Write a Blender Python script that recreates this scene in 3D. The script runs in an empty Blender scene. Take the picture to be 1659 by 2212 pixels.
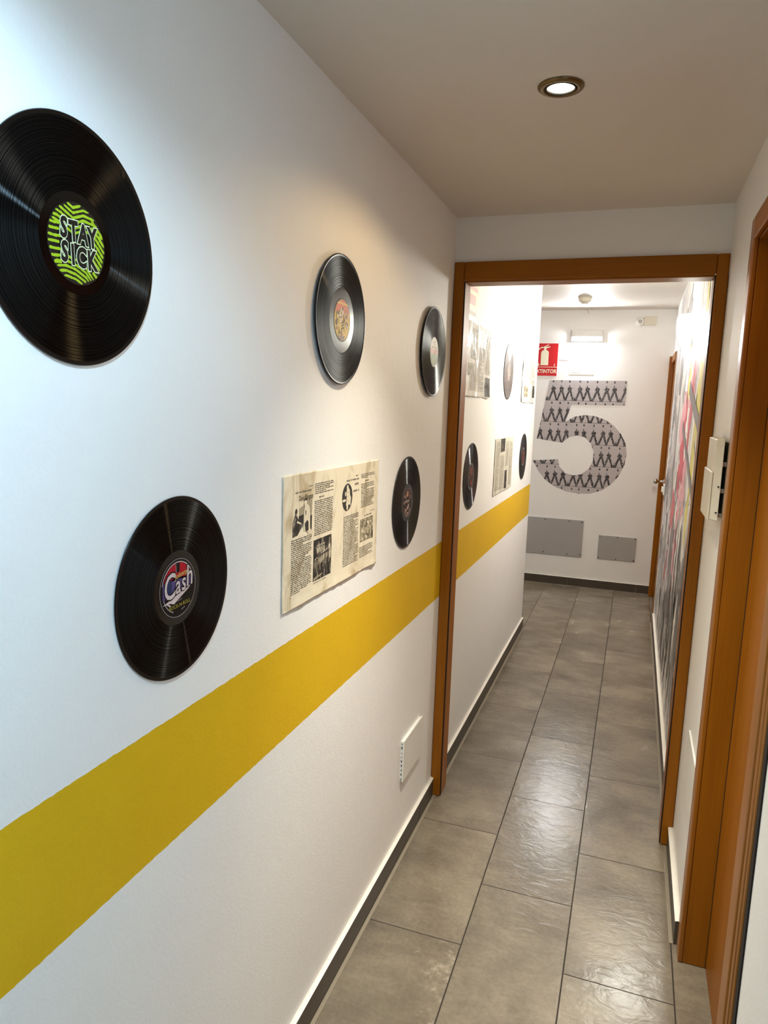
import bpy, math, random
from mathutils import Matrix, Vector, noise

random.seed(7)
SC = bpy.context.scene
COL = SC.collection
PI = math.pi

# ------------------------------------------------------------------ camera
CAM_X, CAM_H, PITCH, YAW, ROLL, FPX = 0.6898, 1.6034, -0.149, 0.3336, 0.034, 1540.92
cy, sy, cp, sp = math.cos(YAW), math.sin(YAW), math.cos(PITCH), math.sin(PITCH)
fw = Vector((-sy * cp, cy * cp, sp)); rt = Vector((cy, sy, 0)); up = rt.cross(fw)
rr = rt * math.cos(ROLL) + up * math.sin(ROLL)
uu = -rt * math.sin(ROLL) + up * math.cos(ROLL)
cam_d = bpy.data.cameras.new('camera'); cam = bpy.data.objects.new('camera', cam_d); COL.objects.link(cam)
cam.matrix_world = Matrix(((rr.x, uu.x, -fw.x, CAM_X), (rr.y, uu.y, -fw.y, 0), (rr.z, uu.z, -fw.z, CAM_H), (0, 0, 0, 1)))
cam_d.sensor_fit = 'VERTICAL'; cam_d.sensor_height = 36; cam_d.lens = 36 * FPX / 2212
cam_d.clip_start = 0.02
SC.camera = cam

# ------------------------------------------------------------------ world, exposure, large lights
SC.view_settings.view_transform = 'Standard'; SC.view_settings.look = 'None'
SC.view_settings.gamma = 1; SC.view_settings.use_curve_mapping = False
SC.view_settings.exposure = 0.0
SC.cycles.use_denoising = True
SC.cycles.max_bounces = 10; SC.cycles.diffuse_bounces = 6
SC.cycles.sample_clamp_indirect = 8
SC.cycles.caustics_reflective = False; SC.cycles.caustics_refractive = False
w = bpy.data.worlds.new('world'); SC.world = w; w.use_nodes = True
w.node_tree.nodes['Background'].inputs[0].default_value = (0, 0, 0, 1)
w.node_tree.nodes['Background'].inputs[1].default_value = 0.0


def area(name, loc, aim, sx, sy_, power, col, spread=180):
    d = bpy.data.lights.new(name, 'AREA'); d.shape = 'RECTANGLE'; d.size = sx; d.size_y = sy_
    d.energy = power; d.color = col; d.spread = math.radians(spread)
    o = bpy.data.objects.new(name, d); COL.objects.link(o); o.location = loc
    o.rotation_euler = (Vector(aim) - Vector(loc)).to_track_quat('-Z', 'Y').to_euler()
    return o


# lamps of the place: strength and colour
LAMP = dict(side=(1.5, (1.0, 0.95, 0.9)), beam=(104.0, (1.0, 0.955, 0.78)), core=(72.0, (1.0, 0.965, 0.885)), spill=(9.7, (1.0, 0.67, 0.27)),
            cool=(62.0, (0.49, 0.775, 1.0)), sconce=(165.0, (1.0, 0.99, 0.88)), emergency=(1150.0, (0.94, 0.97, 1.0)),
            bulb=(40.0, (1.0, 0.86, 0.62)), coolbulb=(40.0, (0.75, 0.9, 1.0)))
# unseen area light over the side passage beyond the far corner
area('side_passage_light', (-0.9, 5.9, 2.40), (-0.9, 5.9, 0), 0.5, 0.5, *LAMP['side'])

# ------------------------------------------------------------------ node helpers


def lin(c):
    return tuple(((v / 255) / 12.92 if v / 255 <= 0.04045 else ((v / 255 + 0.055) / 1.055) ** 2.4) for v in c) + (1,)


class NT:
    def __init__(s, name):
        s.m = bpy.data.materials.new(name); s.m.use_nodes = True; s.t = s.m.node_tree
        s.b = s.t.nodes['Principled BSDF']

    def n(s, typ, **kw):
        nd = s.t.nodes.new(typ)
        for k, v in kw.items(): setattr(nd, k, v)
        return nd

    def l(s, a, b): s.t.links.new(a, b)

    def inp(s, nd, i, v):
        if hasattr(v, 'is_linked') or isinstance(v, bpy.types.NodeSocket): s.l(v, nd.inputs[i])
        else: nd.inputs[i].default_value = v

    def math(s, op, a, b=0.0, c=None):
        nd = s.n('ShaderNodeMath', operation=op); s.inp(nd, 0, a); s.inp(nd, 1, b)
        if c is not None: s.inp(nd, 2, c)
        return nd.outputs[0]

    def mix(s, f, a, b):
        nd = s.n('ShaderNodeMix', data_type='RGBA'); s.inp(nd, 0, f); s.inp(nd, 6, a); s.inp(nd, 7, b)
        return nd.outputs[2]

    def pos(s):
        g = s.n('ShaderNodeNewGeometry'); x = s.n('ShaderNodeSeparateXYZ'); s.l(g.outputs['Position'], x.inputs[0])
        return g.outputs['Position'], x.outputs

    def noise(s, vec, scale, detail=3, rough=0.5, mapscale=None, dist=0.0):
        if mapscale:
            mp = s.n('ShaderNodeMapping'); s.l(vec, mp.inputs[0]); mp.inputs['Scale'].default_value = mapscale; vec = mp.outputs[0]
        nd = s.n('ShaderNodeTexNoise'); s.l(vec, nd.inputs['Vector']); nd.inputs['Scale'].default_value = scale
        nd.inputs['Detail'].default_value = detail; nd.inputs['Roughness'].default_value = rough
        nd.inputs['Distortion'].default_value = dist
        return nd.outputs[0]

    def ramp(s, f, pts):
        nd = s.n('ShaderNodeValToRGB'); s.l(f, nd.inputs[0]); e = nd.color_ramp.elements
        while len(e) < len(pts): e.new(0.5)
        for el, (p, c) in zip(e, pts): el.position = p; el.color = c
        return nd.outputs[0]

    def bump(s, h, strength, dist=0.002, nrm=None):
        nd = s.n('ShaderNodeBump'); s.l(h, nd.inputs['Height']); nd.inputs['Strength'].default_value = strength
        nd.inputs['Distance'].default_value = dist
        if nrm is not None: s.l(nrm, nd.inputs['Normal'])
        return nd.outputs[0]

    def set(s, **kw):
        for k, v in kw.items(): s.inp(s.b, {'col': 'Base Color', 'rough': 'Roughness', 'metal': 'Metallic', 'nrm': 'Normal',
                                            'spec': 'Specular IOR Level', 'emc': 'Emission Color', 'em': 'Emission Strength',
                                            'aniso': 'Anisotropic', 'arot': 'Anisotropic Rotation', 'tan': 'Tangent', 'coat': 'Coat Weight',
                                            'croughness': 'Coat Roughness', 'alpha': 'Alpha'}[k], v)
        return s.m


def pm(name, rgb, rough=0.5, var=0.06, scale=40, bump=0.0, spec=0.5, metal=0.0, em=None):
    """plain procedural surface with a little tone variation"""
    t = NT(name); p, _ = t.pos(); c = lin(rgb)
    f = t.noise(p, scale, 3)
    a = tuple(min(1, v * (1 - var)) for v in c[:3]) + (1,); b = tuple(min(1, v * (1 + var)) for v in c[:3]) + (1,)
    t.set(col=t.mix(f, a, b), rough=rough, spec=spec, metal=metal)
    if bump: t.set(nrm=t.bump(t.noise(p, scale * 4, 2), bump, 0.001))
    if em: t.set(emc=tuple(em[1]) + (1,), em=em[0])
    return t.m


def wall_mat(name, stripe=None, base=(246, 244, 242)):
    t = NT(name); p, x = t.pos()
    n1 = t.noise(p, 5, 3); col = t.mix(n1, lin(tuple(v - 5 for v in base)), lin(base))
    rough = 0.55
    if stripe:
        j = t.math('MULTIPLY', t.math('SUBTRACT', t.noise(p, 60, 2), 0.5), 0.004)
        z = t.math('ADD', x[2], j)
        inb = t.math('MULTIPLY', t.math('GREATER_THAN', z, stripe[0]), t.math('LESS_THAN', z, stripe[1]))
        yl = t.mix(t.noise(p, 6, 4, 0.6), lin((216, 173, 14)), lin((228, 185, 26)))
        col = t.mix(inb, col, yl)
    h = t.math('ADD', t.noise(p, 160, 3, 0.6), t.math('MULTIPLY', t.noise(p, 28, 2), 1.2))
    t.set(col=col, rough=rough, spec=0.3, nrm=t.bump(h, 0.26, 0.002))
    return t.m


def wood_mat(name, lo, hi, ax=2, rough=0.42, spec=0.2):
    t = NT(name); p, x = t.pos()
    sc = [1, 1, 1]; sc[ax] = 0.06
    g1 = t.noise(p, 22, 4, 0.6, tuple(sc), 0.6)
    sc2 = [1, 1, 1]; sc2[ax] = 0.02
    g2 = t.noise(p, 260, 2, 0.5, tuple(sc2))
    f = t.math('ADD', t.math('MULTIPLY', g1, 0.75), t.math('MULTIPLY', g2, 0.3))
    col = t.ramp(f, [(0.3, lin(lo)), (0.75, lin(hi))])
    t.set(col=col, rough=rough, spec=spec, nrm=t.bump(g2, 0.05, 0.0006))
    return t.m


def floor_mat():
    t = NT('porcelain_floor_tiles'); p, x = t.pos()
    cx = t.math('DIVIDE', t.math('SUBTRACT', x[0], 0.017), 0.3)
    ci = t.math('FLOOR', cx); cf = t.math('FRACT', cx)
    odd = t.math('ABSOLUTE', t.math('MODULO', ci, 2.0))
    cyy = t.math('DIVIDE', t.math('SUBTRACT', t.math('SUBTRACT', x[1], 1.921), t.math('MULTIPLY', odd, 0.299)), 0.602)
    ri = t.math('FLOOR', cyy); rf = t.math('FRACT', cyy)
    ex = t.math('MULTIPLY', t.math('MINIMUM', cf, t.math('SUBTRACT', 1.0, cf)), 0.3)
    ey = t.math('MULTIPLY', t.math('MINIMUM', rf, t.math('SUBTRACT', 1.0, rf)), 0.602)
    edge = t.math('MINIMUM', ex, t.math('MULTIPLY', ey, 1.25))
    grout = t.math('LESS_THAN', edge, 0.0021)
    cb = t.n('ShaderNodeCombineXYZ'); t.l(ci, cb.inputs[0]); t.l(ri, cb.inputs[1])
    wn = t.n('ShaderNodeTexWhiteNoise', noise_dimensions='3D'); t.l(cb.outputs[0], wn.inputs[0])
    off = t.n('ShaderNodeVectorMath', operation='MULTIPLY_ADD'); t.l(wn.outputs['Color'], off.inputs[0]); off.inputs[1].default_value = (9, 9, 9); t.l(p, off.inputs[2])
    v = off.outputs[0]
    big = t.noise(v, 3.2, 4, 0.55, None, 0.4)
    streak = t.noise(v, 9, 5, 0.62, (0.6, 1.4, 1), 0.5)
    fine = t.noise(v, 70, 4, 0.75)
    f = t.math('ADD', t.math('ADD', t.math('MULTIPLY', big, 0.55), t.math('MULTIPLY', streak, 0.24)), t.math('MULTIPLY', fine, 0.22))
    col = t.ramp(f, [(0.34, lin((94, 85, 73))), (0.5, lin((123, 112, 96))), (0.66, lin((150, 138, 119)))])
    # lichen-like pale bloom on some tiles
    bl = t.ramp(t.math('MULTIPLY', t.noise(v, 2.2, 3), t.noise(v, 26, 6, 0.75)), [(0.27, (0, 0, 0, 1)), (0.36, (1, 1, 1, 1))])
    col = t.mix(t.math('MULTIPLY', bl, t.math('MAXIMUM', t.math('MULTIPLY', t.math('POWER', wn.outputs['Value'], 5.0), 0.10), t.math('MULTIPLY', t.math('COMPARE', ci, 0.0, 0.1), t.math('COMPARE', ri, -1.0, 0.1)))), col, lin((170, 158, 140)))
    tone = t.n('ShaderNodeHueSaturation'); t.l(col, tone.inputs['Color'])
    t.l(t.math('ADD', t.math('MULTIPLY', wn.outputs['Value'], 0.22), 0.88), tone.inputs['Value'])
    col = t.mix(grout, tone.outputs[0], lin((52, 45, 38)))
    rg = t.math('ADD', t.math('MULTIPLY', big, 0.16), 0.165)
    rg = t.math('MAXIMUM', rg, t.math('MULTIPLY', grout, 0.9))
    hb = t.math('ADD', t.noise(v, 17, 3, 0.55, (0.8, 1.4, 1), 1.2), t.math('MULTIPLY', t.noise(v, 60, 3), 0.15))
    hb = t.math('MULTIPLY', hb, t.math('SUBTRACT', 1.0, grout))
    t.set(col=col, rough=rg, spec=0.5, nrm=t.bump(hb, 0.30, 0.004))
    return t.m


def vinyl_mat(name, rough=0.35, aniso=0.8, rot=0.0, gain=0.34):
    """black vinyl: grooves spread the reflection along the radius only"""
    t = NT(name)
    tc = t.n('ShaderNodeTexCoord'); ln = t.n('ShaderNodeVectorMath', operation='LENGTH'); t.l(tc.outputs['Object'], ln.inputs[0])
    nz = t.n('ShaderNodeTexNoise', noise_dimensions='1D'); t.l(ln.outputs['Value'], nz.inputs['W']); nz.inputs['Scale'].default_value = 700; nz.inputs['Detail'].default_value = 3
    tg = t.n('ShaderNodeTangent', direction_type='RADIAL', axis='X')
    gl = t.n('ShaderNodeBsdfAnisotropic', distribution='BECKMANN')
    gl.inputs['Color'].default_value = (1, 1, 1, 1); gl.inputs['Roughness'].default_value = rough; gl.inputs['Anisotropy'].default_value = aniso; gl.inputs['Rotation'].default_value = rot
    t.l(tg.outputs[0], gl.inputs['Tangent'])
    df = t.n('ShaderNodeBsdfDiffuse'); df.inputs[0].default_value = (0.0014, 0.0014, 0.0015, 1)
    fr = t.n('ShaderNodeFresnel'); fr.inputs[0].default_value = 1.45
    k = t.math('MULTIPLY', t.ramp(nz.outputs[0], [(0.36, (0.15, 0.15, 0.15, 1)), (0.62, (1.9, 1.9, 1.9, 1))]), gain)
    mx = t.n('ShaderNodeMixShader'); t.l(t.math('MULTIPLY', fr.outputs[0], k), mx.inputs[0]); t.l(df.outputs[0], mx.inputs[1]); t.l(gl.outputs[0], mx.inputs[2])
    t.l(mx.outputs[0], t.t.nodes['Material Output'].inputs[0])
    return t.m


M = {}
M['wall'] = wall_mat('white_wall_paint')
M['wall_stripe'] = wall_mat('white_paint_with_yellow_band', (0.8545, 1.077))
M['ceil'] = wall_mat('ceiling_paint', base=(224, 216, 206))
M['floor'] = floor_mat()
M['skirt'] = pm('dark_skirting_tile', (74, 64, 54), 0.45, 0.15, 25)
M['caulk'] = pm('white_caulk', (240, 234, 224), 0.6)
M['sealant'] = pm('clear_sealant', (150, 138, 120), 0.25)
M['wood'] = wood_mat('orange_beech_veneer', (133, 77, 9), (161, 97, 18))
M['wood_x'] = wood_mat('orange_beech_veneer_across', (133, 77, 9), (161, 97, 18), 0)
M['wood_y'] = wood_mat('orange_beech_veneer_along', (133, 77, 9), (161, 97, 18), 1)
M['wood_c'] = wood_mat('lacquered_beech_casing', (132, 78, 12), (160, 98, 24), 2, 0.33, 0.6)
M['seam'] = pm('dark_seam', (26, 13, 6), 0.8)
M['vinyl'] = vinyl_mat('grooved_black_vinyl')
M['vinyl_b'] = vinyl_mat('shiny_grooved_vinyl', 0.34, 0.7, 0.0, 0.3)
M['vinyl_g'] = vinyl_mat('very_glossy_vinyl', 0.3, 0.35, 0.0, 3.0)
M['dead'] = pm('smooth_black_vinyl', (5, 5, 5), 0.12, 0.02, spec=0.3)
M['deadr'] = pm('worn_smooth_vinyl', (6, 6, 6), 0.3, 0.02, spec=0.3)
M['black'] = pm('black_ink', (14, 13, 13), 0.55, spec=0.3)
M['ink'] = pm('newsprint_ink', (48, 43, 37), 0.7, spec=0.2)
M['ink2'] = pm('pale_newsprint_ink', (128, 118, 104), 0.7, spec=0.2)
M['white'] = pm('white_plastic', (238, 236, 230), 0.4)
M['cream'] = pm('cream_plastic', (222, 214, 196), 0.42)
M['metalpl'] = pm('grey_painted_metal', (172, 168, 166), 0.42, 0.05, 12, spec=0.5)
M['screw'] = pm('steel_screw', (70, 68, 66), 0.35, metal=0.8)
M['steel'] = pm('brushed_steel', (200, 198, 195), 0.25, metal=1.0)
M['bronze'] = pm('aged_bronze', (120, 100, 66), 0.28, metal=0.9)
M['bulb'] = pm('lit_bulb', (255, 238, 205), 0.4, em=LAMP['bulb'])
M['coolbulb'] = pm('lit_cool_bulb', (225, 240, 255), 0.4, em=LAMP['coolbulb'])
M['shade'] = pm('lit_sconce_glass', (255, 250, 244), 0.4, em=LAMP['sconce'])
M['tube'] = pm('lit_lamp_tube', (255, 252, 248), 0.4, em=LAMP['emergency'])
M['red'] = pm('sign_red', (196, 8, 22), 0.4)
M['signw'] = pm('sign_white', (238, 232, 206), 0.4)
M['pcb'] = pm('green_circuit_board', (14, 44, 30), 0.4, 0.5, 150)
M['chrome'] = M['steel']

# ------------------------------------------------------------------ mesh helpers


class MB:
    """collects faces with material slots and links them as one mesh"""

    def __init__(s, T=None):
        s.v = []; s.f = []; s.mi = []; s.ms = []; s.T = T or (lambda a: a)

    def _m(s, m):
        if m not in s.ms: s.ms.append(m)
        return s.ms.index(m)

    def add(s, vs, fs, m):
        b = len(s.v); s.v += [tuple(s.T(q)) for q in vs]; k = s._m(m)
        for f in fs: s.f.append([b + i for i in f]); s.mi.append(k)

    def box(s, a, b, m):
        (x0, y0, z0), (x1, y1, z1) = a, b
        s.add([(x0, y0, z0), (x1, y0, z0), (x1, y1, z0), (x0, y1, z0), (x0, y0, z1), (x1, y0, z1), (x1, y1, z1), (x0, y1, z1)],
              [(0, 3, 2, 1), (4, 5, 6, 7), (0, 1, 5, 4), (1, 2, 6, 5), (2, 3, 7, 6), (3, 0, 4, 7)], m)

    def poly(s, pts, n, m):      # flat polygon in (u,v) at height n
        s.add([(u, v, n) for u, v in pts], [list(range(len(pts)))], m)

    def ell(s, u, v, ru, rv, n, m, k=28, rot=0.0):
        c, d = math.cos(rot), math.sin(rot)
        s.poly([(u + ru * math.cos(t) * c - rv * math.sin(t) * d, v + ru * math.cos(t) * d + rv * math.sin(t) * c)
                for t in [2 * PI * i / k for i in range(k)]], n, m)

    def ring(s, u, v, r0, r1, n, m, k=64, a0=0.0, a1=2 * PI):
        vs = []; fs = []
        for i in range(k + 1):
            t = a0 + (a1 - a0) * i / k
            vs += [(u + r0 * math.cos(t), v + r0 * math.sin(t), n), (u + r1 * math.cos(t), v + r1 * math.sin(t), n)]
            if i: fs.append((2 * i - 2, 2 * i - 1, 2 * i + 1, 2 * i))
        s.add(vs, fs, m)

    def lathe(s, prof, m, k=64, c=(0, 0)):   # profile of (radius, n), axis = n
        vs = []; fs = []; L = len(prof)
        for i in range(k):
            t = 2 * PI * i / k
            for r, n in prof: vs.append((c[0] + r * math.cos(t), c[1] + r * math.sin(t), n))
        for i in range(k):
            j = (i + 1) % k
            for q in range(L - 1): fs.append((i * L + q, i * L + q + 1, j * L + q + 1, j * L + q))
        s.add(vs, fs, m)

    def tube(s, pts, r, m, k=10):
        for a, b in zip(pts[:-1], pts[1:]):
            a = Vector(a); b = Vector(b); d = (b - a).normalized()
            e = d.orthogonal().normalized(); g = d.cross(e); vs = []
            for q in (a, b):
                for i in range(k):
                    t = 2 * PI * i / k; vs.append(q + e * r * math.cos(t) + g * r * math.sin(t))
            s.add(vs, [(i, (i + 1) % k, k + (i + 1) % k, k + i) for i in range(k)] + [list(range(k))[::-1], list(range(k, 2 * k))], m)

    def text(s, body, u, v, size, n, m, wide=1.0, bold=0.0, shear=0.0, rot=0.0, align='CENTER', arc=None):
        vs, fs = glyphs(body, bold, shear, align)
        c, d = math.cos(rot), math.sin(rot)
        s.add([(u + (x * wide * c - y * d) * size, v + (x * wide * d + y * c) * size, n) for x, y in vs], fs, m)

    def build(s, name, parent=None, smooth=False, bevel=0.0, loc=(0, 0, 0)):
        me = bpy.data.meshes.new(name); me.from_pydata(s.v, [], s.f)
        for m in s.ms: me.materials.append(M[m])
        me.polygons.foreach_set('material_index', s.mi)
        if smooth: me.polygons.foreach_set('use_smooth', [True] * len(s.f))
        me.update()
        o = bpy.data.objects.new(name, me); COL.objects.link(o); o.location = loc
        if parent: o.parent = parent
        if bevel:
            b = o.modifiers.new('bevel', 'BEVEL'); b.width = bevel; b.segments = 3; b.limit_method = 'ANGLE'
            b.harden_normals = False
        return o


_gc = {}


def glyphs(body, bold, shear, align):
    k = (body, bold, shear, align)
    if k not in _gc:
        cu = bpy.data.curves.new('tmp', 'FONT'); cu.body = body; cu.offset = bold; cu.shear = shear; cu.align_x = align
        cu.align_y = 'CENTER'; cu.fill_mode = 'FRONT'; cu.resolution_u = 3
        o = bpy.data.objects.new('tmp', cu); COL.objects.link(o)
        dg = bpy.context.evaluated_depsgraph_get(); me = o.evaluated_get(dg).to_mesh()
        _gc[k] = ([(q.co.x, q.co.y) for q in me.vertices], [list(p.vertices) for p in me.polygons])
        o.evaluated_get(dg).to_mesh_clear()
        bpy.data.objects.remove(o); bpy.data.curves.remove(cu)
    return _gc[k]


LEFT = lambda q: (q[2], q[0], q[1])          # u -> +y, v -> +z, n -> +x   (things on the left wall)
END = lambda q: (q[0], -q[2], q[1])          # u -> +x, v -> +z, n -> -y   (things on the end wall)
RIGHT = lambda q: (-q[2], -q[0], q[1])       # u -> -y, v -> +z, n -> -x   (things on the right wall)
DOWN = lambda q: (q[0], q[1], -q[2])         # hanging from a ceiling


def empty(name, loc, label=None, cat=None, group=None, kind=None):
    o = bpy.data.objects.new(name, None); COL.objects.link(o); o.location = loc; o.empty_display_size = 0.05
    return tag(o, label, cat, group, kind)


def tag(o, label=None, cat=None, group=None, kind=None):
    for k, v in (('label', label), ('category', cat), ('group', group), ('kind', kind)):
        if v: o[k] = v
    return o


def struct(o, label=None, cat=None):
    return tag(o, label, cat, None, 'structure')


# ------------------------------------------------------------------ the room shell
W, YD, YE, YC = 0.94, 2.70, 6.692, 5.19
HC, HF = 2.30, 2.488
b = MB(); b.box((-1.7, -1.7, -0.06), (1.15, 6.85, 0), 'floor')
struct(b.build('floor'), 'grey brown porcelain floor tiles laid in a running bond', 'floor')
b = MB(); b.box((-0.14, -1.7, HC), (1.12, YD + 0.015, HC + 0.06), 'ceil'); b.box((-1.7, YD + 0.015, HF), (1.15, 6.85, HF + 0.06), 'ceil')
struct(b.build('ceiling'), 'plain white ceiling, lower before the doorway than beyond it', 'ceiling')
b = MB(); b.box((-0.12, -1.7, 0), (0, YC, HF), 'wall_stripe'); b.box((-1.7, YC - 0.12, 0), (-0.12, YC, HF), 'wall')
struct(b.build('wall_left'), 'long white left wall with a painted yellow band', 'wall')
b = MB()
b.box((W, -1.7, 0), (W + 0.16, 1.30, HF), 'wall'); b.box((W, 1.30, 2.105), (W + 0.16, 2.15, HF), 'wall'); b.box((W, 2.15, 0), (W + 0.16, 6.02, HF), 'wall')
b.box((W, 6.02, 2.08), (W + 0.16, 6.63, HF), 'wall'); b.box((W, 6.63, 0), (W + 0.16, 6.85, HF), 'wall')
struct(b.build('wall_right'), 'white right wall broken by two wooden doors', 'wall')
b = MB(); b.box((-1.7, YE, 0), (1.15, YE + 0.12, HF), 'wall')
struct(b.build('wall_back'), 'white end wall of the corridor carrying the big number five', 'wall')
b = MB(); b.box((-1.75, YC - 0.12, 0), (-1.65, 6.85, HF), 'wall')
struct(b.build('wall_side'), 'white wall of the side passage beyond the corner', 'wall')
b = MB(); b.box((0, YD + 0.012, 2.135), (W, YD + 0.085, HF), 'wall')
struct(b.build('wall_middle'), 'white wall strip above the open doorway', 'wall')

# baseboards: dark tile strip, caulk ledge on top, sealant bead at the floor


def baseboard(name, a, c, nx, ny, label, h=0.076, th=0.012):
    root = empty(name, (a[0], a[1], 0)); struct(root, label, 'baseboard')
    L = (Vector(c) - Vector(a)).length; d = (Vector(c) - Vector(a)).normalized()
    T = lambda q: (d.x * q[0] + nx * q[2], d.y * q[0] + ny * q[2], q[1])
    m = MB(T); u = 0.0; k = 0
    while u < L:                      # separate tile lengths, each a hair proud of the next
        e = min(L, u + 0.6); m.box((u + 0.0008, 0.002, 0), (e - 0.0008, h + (0.0012 if k % 2 else 0), th + (0.0006 if k % 2 else 0)), 'skirt'); u = e; k += 1
    m.build('skirting_strip', root)
    m = MB(T); N = max(2, int(L / 0.05)); vs = []; fs = []
    for i in range(N + 1):
        q = L * i / N; j = 0.0016 * noise.noise(Vector((q * 9, a[0] * 7 + a[1], 3)))
        vs += [(q, h + 0.002, 0), (q, h + 0.0045 + j, 0.0), (q, h + 0.0028 + j, th * 0.8 + j), (q, h + 0.0012, th + 0.0015)]
        if i:
            o = 4 * i
            for r in range(3): fs.append((o - 4 + r, o + r, o + r + 1, o - 3 + r))
    m.add(vs, fs, 'caulk'); m.build('caulk_line', root, smooth=True)
    m = MB(T); m.box((0, 0.0003, th + 0.001), (L, 0.0026, th + 0.0125), 'sealant'); m.build('sealant_bead', root, bevel=0.001)
    return root


baseboard('baseboard_left', (0, -1.7), (0, YD), 1, 0, 'dark tile baseboard along the near left wall')
baseboard('baseboard_left', (0, YD + 0.10), (0, YC), 1, 0, 'dark tile baseboard along the left wall past the doorway')
baseboard('baseboard_right', (W, 2.165), (W, YD - 0.005), -1, 0, 'short baseboard with thick white top below the intercom', th=0.016)
baseboard('baseboard_right', (W, YD + 0.10), (W, 5.75), -1, 0, 'dark tile baseboard below the mural', th=0.016)
baseboard('baseboard_back', (-1.6, YE), (W - 0.02, YE), 0, -1, 'dark tile baseboard along the end wall')

# ------------------------------------------------------------------ doors
# door_1: the open frame across the corridor
root = empty('door_1', (0.47, YD, 0)); struct(root, 'brown wooden door frame with no leaf across the corridor', 'door frame')


def at(o, m, name, bevel=0.0, smooth=False):      # children built in world coordinates
    c = m.build(name, o, smooth, bevel); c.location = -o.location; return c


YF, YB = YD - 0.004, YD + 0.10
for s, x0, x1 in (('l', 0.001, 0.040), ('r', 0.901, W - 0.001)):
    m = MB(); m.box((x0, YF, 0.001), (x1, YF + 0.014, 2.139), 'wood'); at(root, m, 'casing', 0.005)
    m = MB()
    if s == 'l': m.box((0.001, YF + 0.012, 0.001), (0.0435, YB, 2.075), 'wood'); g = (0.0385, 0.0440)
    else: m.box((0.8975, YF + 0.012, 0.001), (W - 0.001, YB, 2.075), 'wood'); g = (0.897, 0.9025)
    at(root, m, 'jamb', 0.006)
    m = MB(); m.box((g[0], YF + 0.0085, 0.003), (g[1], YF + 0.0135, 2.07), 'seam'); at(root, m, 'shadow_gap')
m = MB(); m.box((0.040, YF, 2.0715), (0.901, YF + 0.014, 2.139), 'wood_x'); at(root, m, 'head_casing', 0.005)
m = MB(); m.box((0.0435, YF + 0.012, 2.066), (0.8975, YB, 2.134), 'wood_x'); at(root, m, 'head_jamb', 0.004)

# door_2: closed door in the near right wall
XL = 1.008
root = empty('door_2', (W, 1.7, 0)); struct(root, 'closed orange wooden door in the near right wall', 'door')
m = MB(); m.box((W - 0.008, 2.093, 0.001), (W + 0.006, 2.155, 2.112), 'wood_c'); at(root, m, 'casing', 0.004)
m = MB(); m.box((W - 0.010, 1.325, 0.001), (W + 0.006, 1.388, 2.112), 'wood_c'); m.box((W - 0.0075, 1.300, 0.001), (W + 0.006, 1.322, 2.112), 'wood_c'); m.box((W - 0.006, 1.284, 0.001), (W + 0.006, 1.298, 2.112), 'wood_c'); m.box((W - 0.003, 1.284, 0.001), (W + 0.006, 1.33, 2.112), 'seam'); at(root, m, 'casing', 0.004)
m = MB(); m.box((W - 0.008, 1.385, 2.052), (W + 0.006, 2.093, 2.112), 'wood_y'); at(root, m, 'head_casing', 0.004)
m = MB(); m.box((W + 0.006, 2.0945, 0.001), (XL, 2.148, 2.10), 'wood'); at(root, m, 'jamb', 0.002)
m = MB(); m.box((W + 0.006, 1.302, 0.001), (XL, 1.383, 2.10), 'wood'); at(root, m, 'jamb', 0.002)
m = MB(); m.box((W + 0.006, 1.385, 2.050), (XL, 2.0945, 2.10), 'wood_y'); at(root, m, 'head_jamb', 0.002)
m = MB(); m.box((XL, 1.388, 0.004), (XL + 0.04, 2.092, 2.046), 'wood'); at(root, m, 'leaf', 0.002)
m = MB(); m.box((XL - 0.001, 2.0915, 0.004), (XL + 0.01, 2.0950, 2.05), 'seam'); at(root, m, 'hinge_gap')
m = MB(); m.box((W - 0.003, 1.262, 0.001), (W + 0.004, 1.283, 2.112), 'seam'); at(root, m, 'shadow_gap')  # dark strip laid in for the shadow line beside the casing
b = MB(); b.box((XL + 0.045, 1.3, 0), (XL + 0.09, 2.15, 2.105), 'wall'); o = b.build('wall_right'); struct(o, 'closing wall behind the near right door', 'wall')

# door_3: closed door at the far right, seen edge-on
root = empty('door_3', (W, 6.3, 0)); struct(root, 'orange wooden door at the far end, seen edge on', 'door')
m = MB(); m.box((W - 0.030, 6.605, 0.001), (W + 0.01, 6.672, 2.09), 'wood'); at(root, m, 'casing', 0.004)
m = MB(); m.box((W - 0.006, 6.03, 0.001), (W + 0.01, 6.09, 2.09), 'wood'); at(root, m, 'casing', 0.004)
m = MB(); m.box((W - 0.012, 6.09, 2.03), (W + 0.01, 6.605, 2.09), 'wood_y'); at(root, m, 'head_casing', 0.004)
m = MB(); m.box((W + 0.012, 6.03, 0.001), (W + 0.05, 6.62, 2.05), 'wood'); leaf = at(root, m, 'leaf', 0.002)
m = MB(); m.lathe([(0.0, -0.003), (0.024, -0.003), (0.024, 0.005), (0.010, 0.007), (0.009, 0.05), (0.018, 0.056), (0.024, 0.068), (0.02, 0.082), (0.0, 0.087)], 'steel', 24)
m.v = [tuple(RIGHT(q)) for q in m.v]
kn = m.build('handle', leaf, True); kn.location = (W + 0.012, 6.52, 1.035); tag(kn, 'round steel door knob')
b = MB(); b.box((W + 0.06, 6.02, 0), (W + 0.1, 6.63, 2.08), 'wall'); struct(b.build('wall_right'), 'closing wall behind the far right door', 'wall')

# ------------------------------------------------------------------ lamps
# two recessed downlights in the near ceiling: a warm one in view and a cool one just above the photographer


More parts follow.
